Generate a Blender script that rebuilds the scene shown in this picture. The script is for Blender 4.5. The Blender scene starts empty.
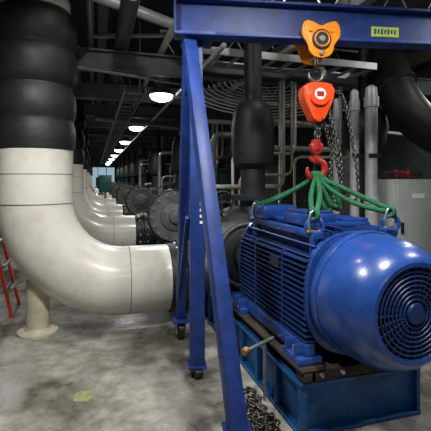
import bpy, bmesh, math, random
from mathutils import Vector, Matrix
random.seed(7)
S=bpy.context.scene
C=bpy.context.collection
S.view_settings.view_transform='Standard'
# ---------------------------------------------------------------- materials
def mat(name,col,rough=.5,metal=0,var=.15,scale=6,bump=.0,emit=None,es=0,col2=None,coat=0,lo=.35,hi=.7,bscale=40):
    m=bpy.data.materials.new(name); m.use_nodes=True
    nt=m.node_tree; b=nt.nodes['Principled BSDF']
    b.inputs['Roughness'].default_value=rough; b.inputs['Metallic'].default_value=metal
    if coat: b.inputs['Coat Weight'].default_value=coat; b.inputs['Coat Roughness'].default_value=.15
    tc=nt.nodes.new('ShaderNodeTexCoord'); n=nt.nodes.new('ShaderNodeTexNoise')
    n.inputs['Scale'].default_value=scale; n.inputs['Detail'].default_value=6; n.inputs['Roughness'].default_value=.65
    nt.links.new(tc.outputs['Object'],n.inputs['Vector'])
    r=nt.nodes.new('ShaderNodeValToRGB')
    if col2 is None: col2=tuple(c*(1-var*2.2) for c in col)
    r.color_ramp.elements[0].position=lo; r.color_ramp.elements[1].position=hi
    r.color_ramp.elements[0].color=(*col2,1); r.color_ramp.elements[1].color=(*col,1)
    nt.links.new(n.outputs['Fac'],r.inputs['Fac']); nt.links.new(r.outputs['Color'],b.inputs['Base Color'])
    if bump:
        n2=nt.nodes.new('ShaderNodeTexNoise'); n2.inputs['Scale'].default_value=bscale; n2.inputs['Detail'].default_value=4
        nt.links.new(tc.outputs['Object'],n2.inputs['Vector'])
        bp=nt.nodes.new('ShaderNodeBump'); bp.inputs['Strength'].default_value=bump; bp.inputs['Distance'].default_value=.01
        nt.links.new(n2.outputs['Fac'],bp.inputs['Height']); nt.links.new(bp.outputs['Normal'],b.inputs['Normal'])
    if emit:
        b.inputs['Emission Color'].default_value=(*emit,1); b.inputs['Emission Strength'].default_value=es
    return m
M_blue=mat('motor_blue_paint',(.018,.075,.34),.30,.0,.18,5,.06,coat=.4)
M_fin=mat('motor_fin_blue',(.012,.045,.20),.45,0,.2,8)
M_dkblue=mat('motor_dark_blue',(.008,.018,.09),.5)
M_gan=mat('gantry_blue_paint',(.013,.05,.27),.48,0,.25,9,.05)
M_ped=mat('pedestal_blue_paint',(.008,.10,.32),.45,0,.25,6,.2)
M_white=mat('white_pipe_lagging',(.76,.74,.67),.33,0,.06,2.2,.14,col2=(.60,.56,.46),coat=.35,bscale=12,lo=.3,hi=.52)
M_cream=mat('cream_paint',(.62,.56,.42),.5,0,.15,5,.1)
M_seam=mat('lagging_seam_sealant',(.26,.25,.22),.6,0,.15,5)
M_rub=mat('black_rubber_wrap',(.014,.014,.015),.55,0,.2,9,.6,bscale=9)
M_blk=mat('black_insulation',(.012,.013,.015),.55,0,.2,6,.3,bscale=10)
M_dkst=mat('dark_steel',(.05,.053,.058),.45,.5,.2,8,.15)
M_cast=mat('cast_iron_grey',(.17,.175,.175),.5,.3,.25,8,.3)
M_rust=mat('rusty_steel',(.075,.05,.036),.75,.2,.2,14,.4,col2=(.025,.02,.018))
M_steel=mat('galvanised_steel',(.42,.44,.45),.35,.7,.15,10,.1)
M_pipe=mat('silver_lagged_pipe',(.55,.57,.58),.4,.3,.12,8,.1)
M_grey=mat('grey_cabinet_paint',(.42,.45,.44),.5,0,.08,4)
M_org=mat('orange_paint',(.95,.30,.012),.35,0,.08,6)
M_red=mat('red_orange_paint',(.85,.075,.012),.35,0,.1,6)
M_redd=mat('red_paint',(.42,.02,.015),.4,0,.2,8)
M_maroon=mat('dark_red_valve_paint',(.22,.012,.012),.5,0,.2,8)
M_green=mat('green_sling_fabric',(.012,.19,.07),.8,0,.3,50,.5)
M_teal=mat('teal_green_paint',(.02,.13,.11),.5,0,.2,6)
M_label=mat('yellow_green_label',(.5,.65,.08),.5,0,.05,3)
M_wlab=mat('white_label',(.8,.8,.78),.5,0,.05,3)
M_chain=mat('chain_steel',(.13,.12,.11),.4,.8,.2,20)
M_brass=mat('brass',(.45,.3,.1),.4,.8,.1,9)
M_yel=mat('worn_yellow_floor_paint',(.36,.35,.15),.6,0,.2,20)
M_black=mat('black_plastic',(.01,.01,.01),.5)
M_beam=mat('ceiling_beam_paint',(.15,.155,.16),.6,0,.2,6)
M_ceil=mat('ceiling_deck',(.03,.031,.034),.9,0,.2,3)
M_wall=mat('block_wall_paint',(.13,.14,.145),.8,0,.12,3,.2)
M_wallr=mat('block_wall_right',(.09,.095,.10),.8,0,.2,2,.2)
M_lamp=mat('lamp_glass',(.9,.9,.9),.3,0,0,3,emit=(.93,.98,1),es=9)
M_win=mat('window_glass_daylight',(.4,.5,.6),.2,0,0,3,emit=(.5,.75,.9),es=.55)
# concrete floor
def floor_mat():
    m=bpy.data.materials.new('stained_concrete'); m.use_nodes=True; nt=m.node_tree; b=nt.nodes['Principled BSDF']
    tc=nt.nodes.new('ShaderNodeTexCoord')
    def noise(s,d,r):
        n=nt.nodes.new('ShaderNodeTexNoise'); n.inputs['Scale'].default_value=s; n.inputs['Detail'].default_value=d; n.inputs['Roughness'].default_value=r
        nt.links.new(tc.outputs['Object'],n.inputs['Vector']); return n
    a=noise(.95,9,.62); c=noise(6,10,.7); d=noise(60,3,.6)
    r1=nt.nodes.new('ShaderNodeValToRGB'); e=r1.color_ramp.elements
    e[0].position=.42; e[0].color=(.12,.115,.095,1); e[1].position=.55; e[1].color=(.38,.375,.335,1)
    r2=nt.nodes.new('ShaderNodeValToRGB'); f=r2.color_ramp.elements
    f[0].position=.32; f[0].color=(.48,.46,.41,1); f[1].position=.6; f[1].color=(1,1,1,1)
    nt.links.new(a.outputs['Fac'],r1.inputs['Fac']); nt.links.new(c.outputs['Fac'],r2.inputs['Fac'])
    mx=nt.nodes.new('ShaderNodeMixRGB'); mx.blend_type='MULTIPLY'; mx.inputs[0].default_value=1
    nt.links.new(r1.outputs[0],mx.inputs[1]); nt.links.new(r2.outputs[0],mx.inputs[2])
    nt.links.new(mx.outputs[0],b.inputs['Base Color'])
    r3=nt.nodes.new('ShaderNodeMapRange'); r3.inputs[1].default_value=.42; r3.inputs[2].default_value=.55; r3.inputs[3].default_value=.26; r3.inputs[4].default_value=.58
    nt.links.new(a.outputs['Fac'],r3.inputs[0]); nt.links.new(r3.outputs[0],b.inputs['Roughness'])
    bp=nt.nodes.new('ShaderNodeBump'); bp.inputs['Strength'].default_value=.15; bp.inputs['Distance'].default_value=.01
    nt.links.new(d.outputs['Fac'],bp.inputs['Height']); nt.links.new(bp.outputs[0],b.inputs['Normal'])
    return m
M_floor=floor_mat()
# ---------------------------------------------------------------- helpers
def G(name,loc=(0,0,0)):
    e=bpy.data.objects.new(name,None); e.location=loc; e.empty_display_size=.1; C.objects.link(e); return e
def mk(name,bm,m,par=None,smooth=True,ang=35):
    bmesh.ops.recalc_face_normals(bm,faces=bm.faces[:])
    if smooth:
        for f in bm.faces: f.smooth=True
        for e in bm.edges:
            if len(e.link_faces)==2 and e.calc_face_angle(0)>math.radians(ang): e.smooth=False
    off=Vector(par.location) if par else Vector((0,0,0))
    if par: bmesh.ops.translate(bm,vec=-off,verts=bm.verts[:])
    me=bpy.data.meshes.new(name); bm.to_mesh(me); bm.free(); me.materials.append(m)
    o=bpy.data.objects.new(name,me); C.objects.link(o)
    if par: o.parent=par
    return o
def box_bm(bm,c,s,bev=0,rz=0,R=None):
    r=bmesh.ops.create_cube(bm,size=1); vs=r['verts']
    bmesh.ops.scale(bm,vec=s,verts=vs)
    if bev:
        es=list({e for v in vs for e in v.link_edges})
        g=bmesh.ops.bevel(bm,geom=es,offset=bev,segments=2,profile=.5,affect='EDGES')
        vs=list({v for f in g['faces'] for v in f.verts}|{v for v in vs if v.is_valid})
    T=Matrix.Translation(c)@(R if R is not None else Matrix.Rotation(rz,4,'Z'))
    bmesh.ops.transform(bm,matrix=T,verts=vs)
def box(name,c,s,m,par=None,bev=0,rz=0,R=None):
    bm=bmesh.new(); box_bm(bm,Vector(c),s,bev,rz,R); return mk(name,bm,m,par)
def boxes(name,lst,m,par=None,bev=0):
    bm=bmesh.new()
    for c,s in lst: box_bm(bm,Vector(c),s,bev)
    return mk(name,bm,m,par)
def frame(d):
    d=Vector(d).normalized(); up=Vector((0,0,1)) if abs(d.z)<.95 else Vector((0,1,0))
    x=up.cross(d).normalized(); y=d.cross(x); return x,y,d
def bar(name,p0,p1,w,h,m,par=None,bev=.006):
    p0=Vector(p0);p1=Vector(p1); x,y,d=frame(p1-p0)
    R=Matrix((x,y,d)).transposed().to_4x4()
    return box(name,(p0+p1)/2,(w,h,(p1-p0).length),m,par,bev,R=R)
def lathe_bm(bm,o,d,prof,seg=32,cap=True):
    o=Vector(o); x,y,d=frame(d); rings=[]
    for t,r in prof:
        rings.append([bm.verts.new(o+d*t+x*(r*math.cos(2*math.pi*i/seg))+y*(r*math.sin(2*math.pi*i/seg))) for i in range(seg)])
    for a,b in zip(rings,rings[1:]):
        for i in range(seg): bm.faces.new((a[i],a[(i+1)%seg],b[(i+1)%seg],b[i]))
    if cap:
        bm.faces.new(rings[0][::-1]); bm.faces.new(rings[-1])
def lathe(name,o,d,prof,m,par=None,seg=32,cap=True):
    bm=bmesh.new(); lathe_bm(bm,o,d,prof,seg,cap); return mk(name,bm,m,par)
def cyl(name,p0,p1,r,m,par=None,seg=24,bev=.004):
    p0=Vector(p0);p1=Vector(p1);L=(p1-p0).length; b=min(bev,r*.4,L*.3)
    return lathe(name,p0,p1-p0,[(0,r-b),(b,r),(L-b,r),(L,r-b)],m,par,seg)
def cyls(name,lst,m,par=None,seg=12):
    bm=bmesh.new()
    for p0,p1,r in lst:
        p0=Vector(p0);p1=Vector(p1); lathe_bm(bm,p0,p1-p0,[(0,r),((p1-p0).length,r)],seg)
    return mk(name,bm,m,par)
def catmull(P,n=8,closed=False):
    P=[Vector(p) for p in P]; out=[]
    N=len(P)
    for i in range(N if closed else N-1):
        if closed: a,b,c,d=P[(i-1)%N],P[i],P[(i+1)%N],P[(i+2)%N]
        else: a,b,c,d=P[max(i-1,0)],P[i],P[i+1],P[min(i+2,N-1)]
        for k in range(n):
            t=k/n; out.append(.5*((2*b)+(c-a)*t+(2*a-5*b+4*c-d)*t*t+(3*b-a-3*c+d)*t**3))
    if not closed: out.append(P[-1])
    return out
def sweep_bm(bm,pts,r,seg=12,closed=False,ry=None):
    pts=[Vector(p) for p in pts]; n=len(pts); x=None; rings=[]
    for i,p in enumerate(pts):
        if closed: t=(pts[(i+1)%n]-pts[(i-1)%n]).normalized()
        else: t=(pts[min(i+1,n-1)]-pts[max(i-1,0)]).normalized()
        if x is None: x,_,_=frame(t)
        else: x=(x-t*x.dot(t)).normalized()
        y=t.cross(x); rr=r[i] if isinstance(r,(list,tuple)) else r; r2=ry if ry else rr
        rings.append([bm.verts.new(p+x*(rr*math.cos(2*math.pi*k/seg))+y*(r2*math.sin(2*math.pi*k/seg))) for k in range(seg)])
    pr=list(zip(rings,rings[1:]))
    if closed: pr.append((rings[-1],rings[0]))
    for a,b in pr:
        for i in range(seg): bm.faces.new((a[i],a[(i+1)%seg],b[(i+1)%seg],b[i]))
    if not closed: bm.faces.new(rings[0][::-1]); bm.faces.new(rings[-1])
def sweep(name,pts,r,m,par=None,seg=12,closed=False,ry=None):
    bm=bmesh.new(); sweep_bm(bm,pts,r,seg,closed,ry); return mk(name,bm,m,par,ang=50)
def circ(c,d,R,n=24):
    x,y,d=frame(d); c=Vector(c)
    return [c+x*R*math.cos(2*math.pi*i/n)+y*R*math.sin(2*math.pi*i/n) for i in range(n)]
def ring(name,c,d,R,r,m,par=None,n=28,seg=8): return sweep(name,circ(c,d,R,n),r,m,par,seg,True)
def chain(name,pts,m,par=None,L=.045,w=.014,r=.0055):
    pts=[Vector(p) for p in pts]; bm=bmesh.new(); acc=0; step=L*.72; k=0
    for a,b in zip(pts,pts[1:]):
        seg=(b-a).length
        while acc<seg:
            p=a+(b-a)*(acc/seg); x,y,d=frame(b-a)
            if k%2: x,y=y,x
            lp=[p+d*((L/2-w)*(1 if math.cos(t)>=0 else -1)+w*math.cos(t))+x*(w*math.sin(t)) for t in [2*math.pi*(i+.5)/10 for i in range(10)]]
            sweep_bm(bm,lp,r,6,True); k+=1; acc+=step
        acc-=seg
    return mk(name,bm,m,par,ang=80)
def dup(root,off):
    e=bpy.data.objects.new(root.name.split('.')[0],None); e.location=Vector(root.location)+Vector(off); e.empty_display_size=.1; C.objects.link(e)
    for ch in root.children:
        o=bpy.data.objects.new(ch.name.split('.')[0],ch.data); o.parent=e; C.objects.link(o)
    return e
def arc(c,a0,a1,R,n,ax0,ax1):
    c=Vector(c);ax0=Vector(ax0);ax1=Vector(ax1)
    return [c+ax0*R*math.cos(a0+(a1-a0)*i/n)+ax1*R*math.sin(a0+(a1-a0)*i/n) for i in range(n+1)]
V=Vector
# ---------------------------------------------------------------- room
UL,UR,V0,V1,H=-2.6,6.2,-5,46,4.3
box('floor',((UL+UR)/2,(V0+V1)/2,-.1),(UR-UL,V1-V0,.2),M_floor)
box('ceiling',((UL+UR)/2,(V0+V1)/2,H+.1),(UR-UL,V1-V0,.2),M_ceil)
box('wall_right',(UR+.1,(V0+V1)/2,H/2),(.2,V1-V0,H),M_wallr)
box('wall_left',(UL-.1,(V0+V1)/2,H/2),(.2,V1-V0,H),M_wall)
box('wall_far',((UL+UR)/2,V1+.1,H/2),(UR-UL,.2,H),M_wall)
box('wall_back',((UL+UR)/2,V0-.1,H/2),(UR-UL,.2,H),M_wall)
for i,v in enumerate([10.5,16,22,28,34]):
    g=G('window_%d'%(i+1),(UL+.03,v,1.9))
    box('pane',(UL+.02,v,1.9),(.03,1.7,1.1),M_win,g)
    boxes('frame',[((UL+.04,v,2.48),(.07,1.9,.07)),((UL+.04,v,1.32),(.07,1.9,.07)),((UL+.04,v-.9,1.9),(.07,.07,1.2)),((UL+.04,v+.9,1.9),(.07,.07,1.2)),((UL+.04,v,1.9),(.06,.04,1.15))],M_steel,g)
g=G('window_6',(0,V1-.03,2))
box('pane',(.3,V1-.03,1.9),(3.6,.04,2.2),M_win,g)
boxes('frame',[((.3+k*.9,V1-.06,1.9),(.07,.07,2.3)) for k in (-2,-1,0,1,2)]+[((.3,V1-.06,3.03),(3.7,.07,.08)),((.3,V1-.06,.78),(3.7,.07,.08))],M_steel,g)
# ceiling beams
g=G('ceiling_steel_beams',(1.8,5.6,3.2)); L=[]
v=5.6
while v<45:
    L+=[((1.8,v,3.33),(UR-UL,.16,.025)),((1.8,v,3.08),(UR-UL,.16,.025)),((1.8,v,3.2),(UR-UL,.02,.25))]; v+=2.0
boxes('i_beams',L,M_beam,g)
L=[]
for u in (-2,.1,3.0,5.4): L.append(((u,20,3.75),(.12,50,.22)))
boxes('stringers',L,M_beam,g)
L=[]
for vv in (4.1,6.4,8.4):
    L+=[((1.0,vv,3.5),(6.1,vv,3.5),.02),((1.0,vv,4.0),(6.1,vv,4.0),.02)]
    for k in range(16): L.append(((1.0+k*.32,vv,3.5 if k%2 else 4.0),(1.32+k*.32,vv,4.0 if k%2 else 3.5),.012))
cyls('open_web_joists',L,M_pipe,g,8)
for u,z,r,m,n in [(.9,3.42,.045,M_white,'a'),(.35,3.46,.10,M_cast,'b'),(-.05,3.40,.035,M_steel,'c'),(-1.5,3.48,.10,M_steel,'d'),(2.25,3.43,.05,M_steel,'e'),(2.6,3.42,.05,M_white,'f'),(-1.1,3.43,.06,M_teal,'i'),(1.3,3.02,.028,M_pipe,'k')]:
    cyl('overhead_pipe',(u,4.0,z),(u,45.5,z),r,m,None,14)
g=G('overhead_conduits',(1,4.9,3.4))
for i,(a,b,r,m) in enumerate([((-.9,5.05,3.02),(2.4,6.3,3.03),.022,M_steel),((.9,6.6,3.0),(5.9,6.5,3.0),.035,M_steel),((2.1,7.1,2.92),(5.9,7.0,2.92),.07,M_dkst),((2.1,8.2,2.85),(6,8.2,2.85),.05,M_white),((.0,9,2.95),(2.6,10.4,2.95),.06,M_steel),((2.1,5.5,2.75),(5.9,5.9,2.75),.025,M_pipe),((-.1,4.5,3.62),(1.5,5.5,3.64),.07,M_pipe),((-.1,5.9,3.62),(2.8,5.0,3.64),.03,M_pipe),((2.2,5.4,2.5),(5.8,6.2,2.45),.03,M_pipe)]):
    cyl('conduit_%d'%i,a,b,r,m,g,12)
g=G('cable_ladder_tray',(2.5,5.0,3.2)); L=[((2.5,4.75,3.2),(2.6,.03,.09)),((2.5,5.3,3.2),(2.6,.03,.09))]
for k in range(11): L.append(((1.25+k*.25,5.02,3.17),(.035,.55,.03)))
boxes('ladder',L,M_pipe,g)
bm=bmesh.new()
for k in range(8):
    y=4.82+k*.055
    sweep_bm(bm,catmull([(1.2+j*.6,y+random.uniform(-.02,.02),3.21+random.uniform(0,.03)) for j in range(5)],4),.014,6)
mk('cables',bm,M_black,g)
g=G('aisle_cable_tray',(.55,12,2.9)); L=[((.42,20,2.95),(.025,28,.08)),((.72,20,2.95),(.025,28,.08))]
for k in range(70): L.append(((.57,6.2+k*.4,2.925),(.3,.035,.025)))
boxes('tray',L,M_steel,g)
cyls('tray_hangers',[((.42,6.8+2*k,2.95),(.42,6.8+2*k,4.28),.008) for k in range(13)]+[((.72,6.8+2*k,2.95),(.72,6.8+2*k,4.28),.008) for k in range(13)],M_steel,g,6)
g=G('hanging_cable_loops',(1.9,5.4,3))
bm=bmesh.new()
for k in range(11):
    r=.35+k*.08
    sweep_bm(bm,[V((2.35+r*math.cos(a),5.4,3.0-.02*k+.62*r*abs(math.sin(a))*-.45+.05)) for a in [math.pi*i/16 for i in range(17)]],.009,6)
mk('cables',bm,M_pipe,g)
# ---------------------------------------------------------------- pendant lamps
def pendant(u,v,z,power,big=1):
    g=G('pendant_lamp',(u,v,z))
    lathe('reflector',(u,v,z),(0,0,1),[(0,.2),(.02,.2),(.08,.16),(.15,.10),(.22,.07),(.34,.06)],M_steel,g,28)
    lathe('glass_bowl',(u,v,z+.005),(0,0,-1),[(0,.19),(.04,.18),(.08,.14),(.10,.08),(.11,.02)],M_lamp,g,28)
    cyl('stem',(u,v,z+.3),(u,v,H),.012,M_dkst,g,8)
    l=bpy.data.lights.new('pendant_light','SPOT'); l.energy=power; l.shadow_soft_size=.14; l.color=(1,.985,.95)
    l.spot_size=math.radians(165); l.spot_blend=.5
    o=bpy.data.objects.new('pendant_bulb',l); C.objects.link(o); o.location=(0,0,-.14); o.parent=g
for i,v in enumerate((6.6,10.8,15.0,19.2,23.4,27.6,31.8,36)): pendant(1.05,v,3.0,110)
pendant(1.2,1.3,3.7,340); pendant(-.5,2.2,3.7,300); pendant(3.7,1.9,3.6,130); pendant(5.6,4.7,3.35,100); pendant(.8,-2.5,3.7,140)  # out-of-view pendants; the left and rear ones are added as fill light
pendant(-1.6,8.6,3.05,80)
def fill_bulb(u,v,z,p):  # added fill bulb, invented to brighten the overhead pipes and steel
    g=G('added_fill_bulb',(u,v,z))
    lathe('glass',(u,v,z),(0,0,-1),[(0,.03),(.03,.045),(.07,.05),(.11,.035),(.125,.01)],M_lamp,g,20)
    cyl('socket',(u,v,z),(u,v,z+.08),.035,M_black,g,16); cyl('rod',(u,v,z+.08),(u,v,H),.01,M_dkst,g,8)
    l=bpy.data.lights.new('fill_bulb_light','POINT'); l.energy=p; l.shadow_soft_size=.06; l.color=(1,.97,.9)
    o=bpy.data.objects.new('fill_bulb_lamp',l); C.objects.link(o); o.location=(0,0,-.2); o.parent=g
fill_bulb(2.15,3.9,3.85,18); fill_bulb(.3,3.3,3.95,30); fill_bulb(4.6,3.6,3.7,18)
# ---------------------------------------------------------------- white suction pipe unit
def flange(name,c,d,R,t,m,par,bolts=16,bm_mat=None):
    c=V(c); x,y,dd=frame(d)
    lathe(name,c-dd*t/2,d,[(0,R-.008),(.008,R),(t-.008,R),(t,R-.008)],m,par,40)
    bl=[]
    for i in range(bolts):
        a=2*math.pi*i/bolts; p=c+x*(R*.9)*math.cos(a)+y*(R*.9)*math.sin(a)
        bl.append((p-dd*(t/2+.025),p+dd*(t/2+.025),.018))
    cyls(name+'_bolts',bl,M_steel if bm_mat is None else bm_mat,par,8)
pv=4.56; pu=-.595; pz=.49; PR=.37; RB=.9
gp=G('insulated_suction_pipe',(pu,pv,0))
path=[V((pu,pv,1.95)),V((pu,pv,1.7))]+arc((pu+RB,pv,pz+RB),math.pi,1.5*math.pi,RB,24,(1,0,0),(0,0,1))+[V((.6,pv,pz)),V((.84,pv,pz))]
sweep('white_elbow',path,PR,M_white,gp,48)
bm=bmesh.new()
sweep_bm(bm,circ((pu,pv,1.66),(0,0,1),PR+.001,48),.004,6,True)
sweep_bm(bm,circ((.36,pv,pz),(1,0,0),PR+.001,48),.004,6,True)
sweep_bm(bm,circ((pu,pv,1.36),(0,0,1),PR+.001,48),.006,6,True)
mk('seams',bm,M_seam,gp)
prof=[(0,.36),(.02,.385),(.10,.395),(.24,.395),(.30,.375),(.33,.38),(.38,.40),(.50,.405),(.60,.39),(.64,.37),(.67,.36),(.70,.38),(.76,.41),(.94,.415),(1.02,.40),(1.06,.37),(1.10,.38),(1.16,.41),(1.34,.41),(1.42,.38),(1.46,.33)]
lathe('rubber_expansion_joint',(pu,pv,1.9),(0,0,1),prof,M_rub,gp,48)
lathe('upper_white_pipe',(pu,pv,3.34),(0,0,1),[(0,.31),(.02,.345),(.14,.345),(.15,.32),(.94,.32)],M_white,gp,40)
cyl('stand_post',(pu+.02,pv,0.02),(pu+.02,pv,.56),.115,M_cream,gp,28)
lathe('stand_base',(pu+.02,pv,0),(0,0,1),[(0,.2),(.025,.2),(.04,.13),(.06,.12)],M_cream,gp,28)
flange('pipe_flange',(.92,pv,pz),(1,0,0),.42,.06,M_black,gp,16)
cyl('rubber_gasket_sleeve',(.79,pv,pz),(.90,pv,pz),.385,M_rub,gp,40)
for k in range(1,9): dup(gp,(0,4*k,0))
# ---------------------------------------------------------------- pump
def pump(body):
    g=G('centrifugal_pump',(1.6,pv,0))
    pc=V((1.68,pv,.74))
    flange('suction_flange',(.99,pv,pz),(1,0,0),.42,.06,body,g,16)
    sweep('suction_nozzle',catmull([(1.03,pv,pz),(1.2,pv,.52),(1.45,pv,.66)],6),.31,body,g,32)
    lathe('volute',pc-V((0,.3,0)),(0,1,0),[(0,.2),(.04,.34),(.1,.46),(.2,.52),(.4,.52),(.5,.46),(.56,.34),(.6,.2)],body,g,40)
    flange('casing_split',pc,(0,1,0),.55,.06,M_cast,g,20)
    ring('cover_rim',pc-V((0,.28,0)),(0,1,0),.36,.025,M_cast,g,32)
    lathe('bearing_housing',pc-V((0,.55,0)),(0,1,0),[(0,.11),(.02,.14),(.14,.14),(.16,.18),(.28,.2)],body,g,28)
    boxes('pump_foot',[((1.7,pv,.385),(.7,.5,.1)),((1.45,pv,.42),(.05,.4,.14)),((1.95,pv,.42),(.05,.4,.14))],body,g,.008)
    lathe('discharge_nozzle',(1.85,pv,1.1),(0,0,1),[(0,.24),(.15,.17),(.25,.16),(.26,.27),(.32,.27),(.33,.16),(.4,.16)],body,g,32)
    ring('handwheel',(1.35,pv-.32,1.35),(0,1,.3),.13,.012,M_dkst,g)
    cyls('handwheel_spokes',[((1.35-.12,pv-.32,1.35),(1.35+.12,pv-.32,1.35),.008),((1.35,pv-.32,1.23),(1.35,pv-.32,1.47),.008),((1.35,pv-.32,1.35),(1.45,pv,1.1),.015)],M_dkst,g)
    lathe('insulated_riser',(1.85,pv,1.45),(0,0,1),[(0,.15),(.28,.15),(.30,.19),(.35,.24),(.53,.265),(.80,.26),(.98,.235),(1.08,.18),(1.12,.11),(1.6,.11),(2.8,.11)],M_blk,g,28)
    return g
pg=pump(M_dkst)
for k in range(1,8): dup(pg,(0,4*k,0))
# flanged strainers standing beside the pumps along the aisle
g=G('flanged_strainer',(1.0,5.4,0))
flange('front_cover',(1.0,5.20,1.12),(0,1,0),.33,.05,M_cast,g,16)
flange('front_flange',(1.0,5.26,1.12),(0,1,0),.35,.05,M_dkst,g,16)
lathe('cover_boss',(1.0,5.18,1.12),(0,-1,0),[(0,.2),(.03,.18),(.05,.09),(.09,.08),(.10,.03)],M_cast,g,28)
lathe('barrel',(1.0,5.28,1.12),(0,1,0),[(0,.26),(.1,.27),(.4,.27),(.48,.22),(.52,.1)],M_dkst,g,32)
lathe('neck',(.98,5.5,.0),(0,0,1),[(0,.2),(.03,.2),(.04,.11),(.6,.11),(.7,.14),(.95,.16)],M_dkst,g,24)
boxes('lug',[((1.0,5.5,1.42),(.06,.2,.1))],M_cast,g,.01)
st=g
for k in range(1,8): dup(st,(0,4*k,0))
# ---------------------------------------------------------------- motor
def motor(name,blue,fin,dark,detail=True):
    u0,z0=1.70,.86
    g=G(name,(u0,2.2,0))
    lathe('fan_cowl',(u0,1.79,z0),(0,1,0),[(.03,.255),(0,.262),(0,.285),(.012,.302),(.04,.325),(.09,.355),(.16,.380),(.24,.394),(.32,.399),(.40,.401)],blue,g,64,cap=False)
    lathe('cowl_back_ring',(u0,2.17,z0),(0,1,0),[(0,.36),(.0,.406),(.015,.411),(.06,.411),(.075,.405),(.075,.36)],blue,g,64)
    cyl('fan_dark_backing',(u0,1.85,z0),(u0,1.87,z0),.262,M_black,g,48)
    bm=bmesh.new()
    for i in range(8): sweep_bm(bm,circ((u0,1.80,z0),(0,1,0),.08+i*.0255,40),.005,6,True)
    mk('grille_rings',bm,fin,g)
    L=[]
    for i in range(28):
        a=2*math.pi*i/28; L.append(((u0+.07*math.cos(a),1.805,z0+.07*math.sin(a)),(u0+.262*math.cos(a),1.805,z0+.262*math.sin(a)),.0045))
    cyls('grille_spokes',L,fin,g,6)
    lathe('grille_hub',(u0,1.785,z0),(0,1,0),[(0,.03),(.004,.055),(.02,.063),(.03,.063)],fin,g,32)
    bm=bmesh.new()
    for i in range(9):
        a=2*math.pi*i/9
        T=Matrix.Rotation(a,4,'Y')
        c=V((u0,1.835,z0))+T@V((.15,0,0)); box_bm(bm,c,(.18,.004,.03),0,R=T)
    mk('fan_blades',bm,dark,g)
    def sq(a,r,e=3.0):
        c,s=math.cos(a),math.sin(a); k=(abs(c)**e+abs(s)**e)**(-1/e); return r*k*c,r*k*s
    bm=bmesh.new(); n=64
    ra=[];
    for v in (2.24,3.52):
        ra.append([bm.verts.new((u0+sq(2*math.pi*i/n,.335)[0],v,z0+sq(2*math.pi*i/n,.335)[1])) for i in range(n)])
    for i in range(n): bm.faces.new((ra[0][i],ra[0][(i+1)%n],ra[1][(i+1)%n],ra[1][i]))
    bm.faces.new(ra[0]); bm.faces.new(ra[1][::-1]); mk('stator_frame',bm,fin,g)
    for vv,nm in ((2.25,'front_end_plate'),(3.47,'rear_end_plate')):
        bm=bmesh.new(); rr=[]
        for v in (vv,vv+.05): rr.append([bm.verts.new((u0+sq(2*math.pi*i/n,.415,2.8)[0],v,z0+sq(2*math.pi*i/n,.40,2.8)[1])) for i in range(n)])
        for i in range(n): bm.faces.new((rr[0][i],rr[0][(i+1)%n],rr[1][(i+1)%n],rr[1][i]))
        bm.faces.new(rr[0]); bm.faces.new(rr[1][::-1]); mk(nm,bm,blue,g)
    L=[]
    for s in (-1,1):
        for i in range(15):
            z=.56+i*.037; L.append(((u0+s*.365,2.88,z),(.11,1.2,.010)))
        L.append(((u0+s*.395,2.62,.82),(.035,.03,.56))); L.append(((u0+s*.395,3.12,.82),(.035,.03,.56)))
    for i in range(15):
        L.append(((u0-.28+i*.04,2.88,z0+.35),(.010,1.2,.09)))
    boxes('cooling_fins',L,fin,g)
    bm=bmesh.new()
    for s in (-1,1):
        for i in range(6):
            a=math.radians(24+i*9.5); rr=.455 if 1<i<5 else .44
            c=V((u0+s*rr*math.cos(a)*.93,2.88,z0+rr*math.sin(a)*.9)); T=Matrix.Rotation(-a*s if s>0 else a,4,'Y')
            box_bm(bm,c,(.10,1.2,.010),0,R=T)
    mk('corner_fins',bm,fin,g)
    for s in (-1,1):
        bar('foot_rail',(u0+s*.39,2.26,.50),(u0+s*.39,3.5,.50),.07,.10,blue,g,.01)
        boxes('feet',[((u0+s*.40,2.36,.45),(.17,.24,.05)),((u0+s*.40,3.38,.45),(.17,.24,.05)),((u0+s*.42,2.3,.50),(.13,.02,.1)),((u0+s*.42,2.42,.50),(.13,.02,.1)),((u0+s*.42,3.32,.50),(.13,.02,.1)),((u0+s*.42,3.44,.50),(.13,.02,.1))],blue,g,.004)
        cyls('foot_bolts',[((u0+s*.45,v,.43),(u0+s*.45,v,.52),.018) for v in (2.36,3.38)],M_steel,g,6)
        bar('top_rail',(u0+s*.30,2.3,1.235),(u0+s*.30,3.5,1.235),.05,.05,blue,g,.01)
    box('top_cover',(u0+.02,3.0,1.27),(.50,.95,.04),blue,g,.012)
    box('terminal_box',(u0-.14,2.72,1.31),(.26,.36,.09),blue,g,.02)
    box('terminal_box_lid',(u0-.14,2.72,1.362),(.22,.31,.02),fin,g,.008)
    boxes('cover_ribs',[((u0+.16,2.55+k*.06,1.30),(.2,.02,.03)) for k in range(8)],blue,g,.004)
    box('nameplate',(u0-.425,2.72,1.0),(.006,.14,.08),M_dkst,g)
    box('rear_top_hood',(u0-.16,3.30,1.32),(.34,.30,.12),blue,g,.03)
    cyls('lid_bolts',[((u0-.14+a*.09,2.72+b*.13,1.365),(u0-.14+a*.09,2.72+b*.13,1.38),.01) for a in (-1,1) for b in (-1,1)],M_steel,g,6)
    for i,(a,b) in enumerate([(1.40,2.36),(2.06,2.42),(1.40,3.36),(2.06,3.36)]):
        ring('lifting_eye_%d'%i,(a,b,1.285),(.4,1,0),.055,.016,blue,g,20,8)
        cyl('eye_boss_%d'%i,(a,b,1.10),(a,b,1.235),.035,blue,g,16)
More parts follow.
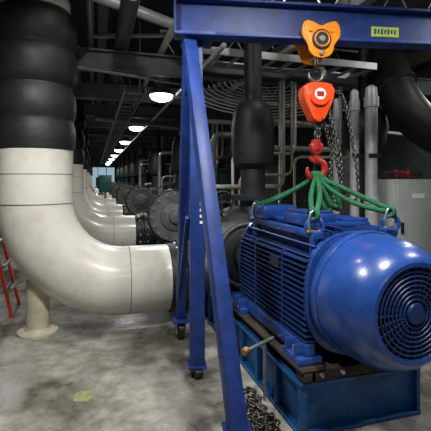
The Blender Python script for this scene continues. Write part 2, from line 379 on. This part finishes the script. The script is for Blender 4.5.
    lathe('drive_end_bell',(u0,3.52,z0),(0,1,0),[(0,.36),(.04,.34),(.08,.2),(.14,.17),(.16,.12),(.17,.05),(.42,.05)],fin,g,40)
    lathe('coupling',(u0,3.74,z0-.06),(0,1,0),[(0,.05),(0,.12),(.05,.14),(.12,.14),(.14,.12),(.22,.12),(.23,.05)],M_cast,g,28)
    boxes('steel_skid',[((u0-.40,3.0,.41),(.17,1.6,.02)),((u0-.40,3.0,.375),(.03,1.6,.08)),
        ((u0+.40,3.0,.41),(.17,1.6,.02)),((u0+.40,3.0,.375),(.03,1.6,.08)),
        ((u0,2.25,.38),(.94,.10,.07)),((u0,3.7,.38),(.9,.10,.07)),((u0-.40,2.36,.417),(.18,.3,.02)),((u0+.40,2.36,.417),(.18,.3,.02)),((u0-.4,3.38,.417),(.18,.3,.02)),((u0+.4,3.38,.417),(.18,.3,.02))],M_rust,g,.003)
    cyls('skid_nuts',[((u0+a,2.21,.385),(u0+a,2.18,.385),.014) for a in (-.35,-.2,.1,.3)],M_steel,g,6)
    return g
mg=motor('blue_electric_motor',M_blue,M_fin,M_dkblue)
m2=motor('electric_motor',M_dkst,M_dkst,M_black)
m2.location=V(m2.location)+V((0,4,0))
m3=motor('electric_motor',M_cast,M_dkst,M_black); m3.location=V(m3.location)+V((0,8,0))
for k in range(3,8): dup(m2 if k%2 else m3,(0,4*(k-1) if k%2 else 4*(k-2),0))
def pedestal():
    g=G('equipment_plinth',(1.69,3.6,0))
    box('plinth_block',(1.69,3.64,.165),(.86,2.78,.33),M_ped,g,.012)
    L=[((1.245,3.63,.322),(.07,2.82,.025)),((1.245,3.63,.0125),(.07,2.82,.025)),((1.675,2.235,.322),(.91,.05,.025)),((1.675,2.235,.0125),(.91,.05,.025))]
    for k in range(9): L.append(((1.24,2.235+k*.345,.167),(.05,.03,.3)))
    L.append(((2.115,2.235,.167),(.03,.04,.3)))
    boxes('side_stiffeners',L,M_ped,g,.003)
    return g
pd=pedestal()
for k in range(1,8): dup(pd,(0,4*k,0))
g=G('levelling_jack_bar',(1.2,2.7,.3))
cyl('bar',(1.01,2.62,.40),(1.26,2.70,.44),.014,M_steel,g,12)
cyl('knob',(.99,2.615,.395),(1.03,2.63,.405),.028,M_brass,g,12)
cyl('support_rod',(1.18,2.68,0),(1.18,2.68,.43),.012,M_steel,g,10)
# ---------------------------------------------------------------- gantry
gg=G('gantry_crane',(.82,3.17,0))
D=V((.985,-.172,0)).normalized(); N=V((.172,.985,0)).normalized()
b0=V((.62,3.205,0)); LB=3.5; ang=math.atan2(D.y,D.x)
def bz(z): return b0+D*(LB/2)+V((0,0,z))
box('beam_web',bz(2.91),(LB,.03,.28),M_gan,gg,0,ang)
box('beam_top_flange',bz(3.055),(LB,.16,.025),M_gan,gg,.004,ang)
box('beam_bottom_flange',bz(2.775),(LB,.16,.025),M_gan,gg,.004,ang)
box('beam_end_plate',b0+V((0,0,2.915)),(.015,.14,.28),M_gan,gg,0,ang)
box('capacity_label',b0+D*1.80-N*.018+V((0,0,2.875)),(.25,.004,.085),M_label,gg,0,ang)
for i in range(7): box('label_text_%d'%i,b0+D*(1.71+i*.03)-N*.021+V((0,0,2.875)),(.016,.002,.035 if i%2 else .045),M_gan,gg,0,ang)
for sx,u in ((0,.18),(1,3.22)):
    c=b0+D*u
    box('head_plate_%d'%sx,c+V((0,0,2.745)),(.26,.34,.03),M_gan,gg,.004,ang)
    box('column_lower_%d'%sx,V((c.x,c.y,1.13)),(.12,.12,2.06),M_gan,gg,.008,ang)
    box('column_upper_%d'%sx,V((c.x,c.y,2.45)),(.09,.09,.60),M_gan,gg,.008,ang)
    box('column_foot_%d'%sx,V((c.x,c.y,.095)),(.15,.15,.02),M_gan,gg,.003,ang)
    top=c+V((0,0,2.70))
    ff=V((c.x-.035,2.10,.2)); fb=V((c.x+.03,3.98,.2))
    off=V((-.07,0,0)) if sx==0 else V((.07,0,0))
    bar('front_leg_%d'%sx,top+off+N*-.06,ff,.10,.10,M_gan,gg,.008)
    bar('back_leg_%d'%sx,top+off+N*.06,fb,.085,.08,M_gan,gg,.008)
    bar('side_strut_%d'%sx,c+V((-.075,.0,1.3)),fb+V((-.03,-.1,.25)),.04,.04,M_gan,gg,.004)
    bar('cross_brace_%d'%sx,top+off-N*.16-V((0,0,.35)),top+off+N*.16-V((0,0,.35)),.05,.05,M_gan,gg,.004)
    cyls('bolts_%d'%sx,[(V((c.x-.0,c.y-.05,z)),V((c.x-.0,c.y-.02,z))-N*.06,.012) for z in (2.12,2.02,1.9)],M_steel,gg,8)
    for nm,f in (('front',ff),('back',fb)):
        box('%s_foot_plate_%d'%(nm,sx),f+V((0,0,-.01)),(.16,.2,.02),M_gan,gg,.003,ang)
        boxes('%s_caster_fork_%d'%(nm,sx),[(f+V((-.045,0,-.08)),(.012,.09,.12)),(f+V((.045,0,-.08)),(.012,.09,.12)),(f+V((0,0,-.025)),(.11,.12,.015))],M_steel,gg)
        cyl('%s_caster_wheel_%d'%(nm,sx),f+V((-.03,0,-.11)),f+V((.03,0,-.11)),.09,M_black,gg,24)
    for dy in (-.04,.04):
        cyl('column_caster_%d'%sx,(c.x-.03,c.y+dy,.042),(c.x+.03,c.y+dy,.042),.042,M_black,gg,16)
box('warning_sticker',V((.825,3.105,1.59)),(.05,.003,.08),M_label,gg,0,ang)
for i in range(5): box('stencil_mark_%d'%i,V((.818,3.104,1.46-.05*i)),(.03,.002,.022),M_wlab,gg,0,ang)
# ---------------------------------------------------------------- hoist
hp=b0+D*1.19; hu,hv=hp.x,hp.y
hg=G('chain_hoist',(hu,hv,2.6))
def plate(name,outline,c,th,m,par,rz=ang,bev=.01):
    bm=bmesh.new(); R=Matrix.Translation(c)@Matrix.Rotation(rz,4,'Z')
    f=[bm.verts.new(R@V((x,-th/2,z))) for x,z in outline]; b=[bm.verts.new(R@V((x,th/2,z))) for x,z in outline]
    F1=bm.faces.new(f);F2=bm.faces.new(b[::-1]); n=len(f); 
    for i in range(n): bm.faces.new((f[i],f[(i+1)%n],b[(i+1)%n],b[i]))
    if bev:
        es=[e for e in bm.edges if (e in F1.edges or e in F2.edges)]
        bmesh.ops.bevel(bm,geom=es,offset=bev,segments=2,profile=.5,affect='EDGES')
    return mk(name,bm,m,par)
def smooth2(P,n=6):
    return [(q.x,q.z) for q in catmull([(x,0,z) for x,z in P],n,True)]
tro=smooth2([(-.155,.10),(-.12,.145),(-.05,.125),(0,.10),(.05,.125),(.12,.145),(.155,.10),(.16,.02),(.115,-.04),(.10,-.10),(.06,-.145),(0,-.155),(-.06,-.145),(-.10,-.10),(-.115,-.04),(-.16,.02)],4)
for s in (-1,1): plate('trolley_side_plate',tro,hp+N*(s*.11)+V((0,0,2.76)),.02,M_org,hg,bev=.004)
for a in (-.09,.09):
    for s in (-1,1):
        c=hp+D*a+V((0,0,2.825)); cyl('trolley_wheel',c+N*(s*.03),c+N*(s*.095),.035,M_steel,hg,20)
        cyl('wheel_bolt',c+N*(s*.115),c+N*(s*.135),.018,M_org,hg,12)
cyl('axle',hp-N*.14+V((0,0,2.64)),hp+N*.14+V((0,0,2.64)),.022,M_steel,hg,12)
cyl('trolley_disc',hp-N*.122+V((0,0,2.75)),hp-N*.14+V((0,0,2.75)),.08,M_black,hg,28)
ring('trolley_disc_rim',hp-N*.14+V((0,0,2.75)),N,.06,.006,M_org,hg)
cyl('trolley_disc_cap',hp-N*.14+V((0,0,2.75)),hp-N*.15+V((0,0,2.75)),.025,M_steel,hg,20)
def hook(name,c,s,m,par):
    c=V(c); pts=[(0,.13),(0,.07),(.01,.045),(.055,.02),(.07,-.03),(.045,-.08),(0,-.1),(-.05,-.08),(-.07,-.04),(-.065,-.01)]
    cc=catmull([c+D*(x*s)+V((0,0,z*s)) for x,z in pts],5); n=len(cc)
    return sweep(name,cc,[.02*s*(1.0+.35*math.sin(math.pi*min(1,i/n*1.2)))*(1 if i<n*.8 else 1-.6*(i-n*.8)/(n*.2)) for i in range(n)],m,par,12)
hook('top_hook',hp+V((0,0,2.52)),.9,M_chain,hg)
blk=smooth2([(-.13,.10),(-.115,.14),(-.05,.16),(.05,.16),(.115,.14),(.13,.10),(.12,.02),(.07,-.09),(.03,-.16),(-.03,-.16),(-.07,-.09),(-.12,.02)])
plate('hoist_body',blk,hp+V((0,0,2.25)),.15,M_red,hg,bev=.025)
cyl('hoist_cover',hp-N*.07+V((0,0,2.30)),hp-N*.10+V((0,0,2.30)),.085,M_red,hg,32)
cyl('hoist_label',hp-N*.099+V((0,0,2.31)),hp-N*.103+V((0,0,2.31)),.048,M_wlab,hg,28)
box('hoist_label_text',hp-N*.105+V((0,0,2.31)),(.06,.003,.04),M_redd,hg,0,ang)
chain('load_chain',[hp+V((.01,0,2.13)),hp+V((0,0,1.90))],M_chain,hg,.05,.016,.007)
chain('load_chain_b',[hp+D*.03+V((0,0,2.13)),hp+D*.02+V((0,0,1.90))],M_chain,hg,.05,.016,.007)
chain('hand_chain',catmull([hp+D*.10+V((0,0,2.3)),hp+D*.15+V((0,0,1.95)),hp+D*.20+V((0,-.03,1.6)),hp+D*.27+V((0,-.04,1.42)),hp+D*.35+V((0,-.04,1.5)),hp+D*.33+V((0,0,1.9)),hp+D*.24+V((0,0,2.3)),hp+D*.12+V((0,0,2.36))],8),M_chain,hg,.04,.013,.0055)
chain('chain_tail',catmull([hp+D*.06+V((0,0,2.13)),hp+D*.13+V((0,0,1.85)),hp+D*.10+V((0,-.05,1.5)),hp+D*.16+V((0,-.07,1.45)),hp+D*.19+V((0,-.04,1.8)),hp+D*.09+V((0,-.02,2.2))],8),M_chain,hg,.04,.013,.0055)
cyl('bottom_swivel',hp+V((0,0,1.85)),hp+V((0,0,1.94)),.04,M_redd,hg,20)
plate('bottom_block',smooth2([(-.045,.04),(.045,.04),(.05,0),(.03,-.05),(-.03,-.05),(-.05,0)],4),hp+V((0,0,1.87)),.06,M_redd,hg,bev=.01)
hook('load_hook',hp+V((0,0,1.72)),1.1,M_redd,hg)
plate('hook_latch',smooth2([(-.06,.03),(-.04,.035),(.01,-.0),(.0,-.02),(-.05,.0)],4),hp+V((.0,-.0,1.76)),.03,M_redd,hg,bev=.004)
# ---------------------------------------------------------------- slings (round slings: two legs per eye)
sg=G('lifting_sling',(hu,hv,1.6)); hk=V((hu,hv,1.635))
def leg(n,k,e,sag,o,r=.019):
    e=V(e); P=[]
    for t in (0,.12,.3,.5,.7,.88,1):
        p=hk.lerp(e,t)+V((0,0,-sag*4*t*(1-t)))+o*math.sin(math.pi*t); P.append(p)
    sweep('sling_leg_%d_%d'%(n,k),catmull(P,6),r,M_green,sg,10)
eyes=[(1.40,2.36,1.285),(2.06,2.42,1.285),(1.40,3.36,1.285),(2.06,3.36,1.285)]
for i,e in enumerate(eyes):
    ee=V(e)+V((0,0,.085))
    s=(.02,.055,.05,.04)[i]
    leg(i,0,ee+V((-.012,0,0)),s,V((-.025,.01,0))); leg(i,1,ee+V((.012,0,.01)),s*.5,V((.025,-.01,.015)))
    ring('sling_eye_%d'%i,ee+V((0,0,.0)),(1,.3,0),.03,.017,M_green,sg,16,8)
    c=V(e)
    sweep('shackle_%d'%i,catmull([c+V((-.035,0,-.03)),c+V((-.045,0,.03)),c+V((-.025,0,.1)),c+V((.025,0,.1)),c+V((.045,0,.03)),c+V((.035,0,-.03))],5),.010,M_steel,sg,8)
    cyl('shackle_pin_%d'%i,c+V((-.06,0,-.03)),c+V((.06,0,-.03)),.012,M_brass,sg,10)
# shortened bights: surplus sling folded under the hook
for j,(dx,dy,dz) in enumerate(((0,0,0),(.05,-.02,.03),(.10,.03,.01))):
    sweep('surplus_bight_%d'%j,catmull([hk+V((-.02+dx*.3,-.02,0)),hk+V((-.03+dx,-.09+dy,-.14)),hk+V((.0+dx,-.15+dy,-.27+dz)),hk+V((.05+dx,-.15+dy,-.27+dz)),hk+V((.06+dx,-.1+dy,-.14)),hk+V((.02+dx*.3,-.02,0))],7),.019,M_green,sg,10)
for j in range(3): ring('hook_wrap_%d'%j,hk+V((-.02+.02*j,0,-.015)),(1,.3*(j-1),.3),.042,.018,M_green,sg,18,8)
# ---------------------------------------------------------------- chain pile on floor
pts=[]
for i in range(52):
    a=i*.62; r=.085+.03*math.sin(i*1.7)
    pts.append((1.055-.0010*i+r*math.cos(a)*.8,2.68-.0105*i+r*math.sin(a)*1.2,.02+.012*(i%4)+.02*abs(math.sin(i*.31))))
pts+=[(1.10,2.08,.015),(1.16,2.02,.015)]
chain('steel_chain_pile',catmull(pts,3),M_chain,None,.062,.020,.008)
# ---------------------------------------------------------------- cabinet right
cx=3.90
cg=G('electrical_cabinet',(cx,4.2,0))
box('body',(cx,4.35,.93),(.62,.4,1.36),M_grey,cg,.012)
box('door',(cx,4.14,.95),(.56,.02,1.24),M_grey,cg,.006)
boxes('legs',[((cx-.26,4.2,.13),(.05,.05,.26)),((cx+.26,4.2,.13),(.05,.05,.26)),((cx-.26,4.5,.13),(.05,.05,.26)),((cx+.26,4.5,.13),(.05,.05,.26))],M_dkst,cg)
box('handle',(cx-.22,4.115,1.0),(.03,.03,.14),M_black,cg,.004)
box('nameplate',(cx+.04,4.127,1.4),(.18,.006,.06),M_wlab,cg)
for i,(u,v,r,zt) in enumerate([(3.10,4.28,.055,2.70),(3.30,4.22,.075,2.75),(2.92,4.40,.04,2.6)]):
    g=G('steel_standpipe',(u,v,0))
    lathe('pipe',(u,v,0),(0,0,1),[(0,r*1.7),(.03,r*1.7),(.035,r),(1.3,r),(1.31,r*1.25),(1.38,r*1.25),(1.39,r),(zt-.25,r),(zt-.24,r*1.2),(zt-.12,r*1.2),(zt-.11,r),(zt,r*.9),(zt+.03,r*.4)],M_pipe,g,24)
    box('clamp',(u,v-r,1.9),(r*2.4,.02,.05),M_dkst,g)
vg=G('red_shutoff_valve',(3.75,4.3,1.6))
cyl('pipe_stub',(3.55,4.3,1.68),(4.15,4.3,1.68),.035,M_dkst,vg,14)
lathe('valve_body',(3.68,4.3,1.68),(1,0,0),[(0,.05),(.02,.06),(.06,.06),(.08,.045),(.2,.045),(.22,.06),(.26,.06),(.28,.05)],M_maroon,vg,20)
cyl('base_stub',(3.82,4.3,1.612),(3.82,4.3,1.7),.03,M_dkst,vg,12)
bg=G('black_insulated_header',(4,4.2,2.6))
sweep('bend',catmull([(4.3,5.6,4.2),(4.2,5.0,3.3),(4.15,4.75,2.85),(4.3,4.6,2.5),(4.6,4.5,2.25),(5.1,4.5,2.1),(6.1,4.5,2.05)],8),.27,M_blk,bg,32)
lathe('strap_collar',(4.16,4.8,2.95),(.1,-.4,-.6),[(0,.28),(.0,.30),(.06,.30),(.06,.28)],M_dkst,bg,32)
lathe('bulb_jacket',(3.95,5.2,2.0),(0,0,1),[(0,.12),(.05,.22),(.15,.3),(.4,.34),(.6,.3),(.7,.2),(.8,.1),(2.3,.1)],M_blk,bg,28)
cyl('bulb_leg',(3.95,5.2,0),(3.95,5.2,2.0),.1,M_blk,bg,20)
for i,(u,v) in enumerate([(3.3,7.4),(4.6,6.6),(3.4,11.4),(4.8,10.5)]):
    g=G('insulated_vessel',(u,v,0))
    lathe('shell',(u,v,.25),(0,0,1),[(0,.1),(.05,.3),(.15,.4),(1.5,.4),(1.65,.34),(1.75,.2),(1.8,.1),(2.5,.1)],M_blk if i%2==0 else M_cast,g,32)
    cyls('legs',[((u+.3*math.cos(a),v+.3*math.sin(a),0),(u+.3*math.cos(a),v+.3*math.sin(a),.4),.03) for a in (0.5,2.6,4.7)],M_steel,g,8)
g=G('small_bore_piping',(2.3,5.4,1.2))
random.seed(5)
for i in range(24):
    u=random.uniform(1.4,2.9); v=5.2+random.uniform(0,.3)+4*(i%3); z=random.uniform(1.2,2.3); r=random.choice([.02,.03,.04])
    m=random.choice([M_pipe,M_cream,M_dkst,M_cast,M_white,M_pipe])
    w=random.uniform(.4,1.3)
    sweep('run_%d'%i,[V((u,v,0))]+[V((u,v,z-.1)),V((u+.03,v,z-.03)),V((u+.1,v,z)),V((u+w,v,z)),V((u+w+.07,v,z+.03)),V((u+w+.1,v,z+.1)),V((u+w+.1,v,3.05))],r,m,g,10)
for i,(u,v) in enumerate([(2.9,9.5),(0.4,17),(0.4,24),(.3,31),(-1.5,13),(-1.6,19)]):
    g=G('control_box',(u,v,0)); box('enclosure',(u,v,1.45),(.5,.25,.7),M_teal,g,.01); box('post',(u,v,.55),(.1,.1,1.1),M_steel,g); box('door_panel',(u,v-.135,1.45),(.42,.02,.6),M_teal,g,.005)
for (u,v,r) in [(-.62,6.4,.06),(-.75,10.1,.07),(-1.9,6.9,.08)]:
    g=G('white_riser_pipe',(u,v,0)); lathe('riser',(u,v,0),(0,0,1),[(0,r*2),(.03,r*2),(.035,r),(4.28,r)],M_white,g,20); ring('collar',(u,v,1.9),(0,0,1),r,.015,M_steel,g)
# ladder
lg=G('orange_step_ladder',(-1.15,5.3,0))
for s in (0,1):
    a=V((-.93,5.15+s*.5,0)); 
    bar('front_rail_%d'%s,a,V((-1.25,5.22+s*.36,1.45)),.03,.07,M_red,lg)
    bar('rear_rail_%d'%s,V((-1.68,5.15+s*.5,0)),V((-1.29,5.22+s*.36,1.45)),.03,.05,M_red,lg)
for k in range(1,5):
    t=k/5; box('tread_%d'%k,(-.93-.32*t,5.4,1.45*t),(.1,.5-.12*t,.03),M_steel,lg,.004)
box('top_cap',(-1.27,5.4,1.47),(.16,.46,.04),M_red,lg,.01)
bm=bmesh.new(); P=[(-.15,3.06),(-.06,3.03),(-.01,3.08),(-.02,3.17),(-.10,3.2),(-.16,3.14)]
vs=[bm.verts.new((x,y,.002)) for x,y in P]; vt=[bm.verts.new((x,y,.0)) for x,y in P]; bm.faces.new(vs); bm.faces.new(vt[::-1])
for i in range(6): bm.faces.new((vt[i],vt[(i+1)%6],vs[(i+1)%6],vs[i]))
mk('floor_paint_mark',bm,M_yel)
# ---------------------------------------------------------------- world & camera
w=bpy.data.worlds.new('World'); S.world=w; w.use_nodes=True
w.node_tree.nodes['Background'].inputs[0].default_value=(.5,.6,.75,1); w.node_tree.nodes['Background'].inputs[1].default_value=.05
cam=bpy.data.cameras.new('Camera'); co=bpy.data.objects.new('Camera',cam); C.objects.link(co)
co.location=(0,0,1.6); co.rotation_euler=(math.pi/2,0,-math.radians(16.75)); cam.sensor_width=36; cam.lens=36*400/431; cam.shift_y=-35.5/431; cam.clip_start=.05
S.camera=co
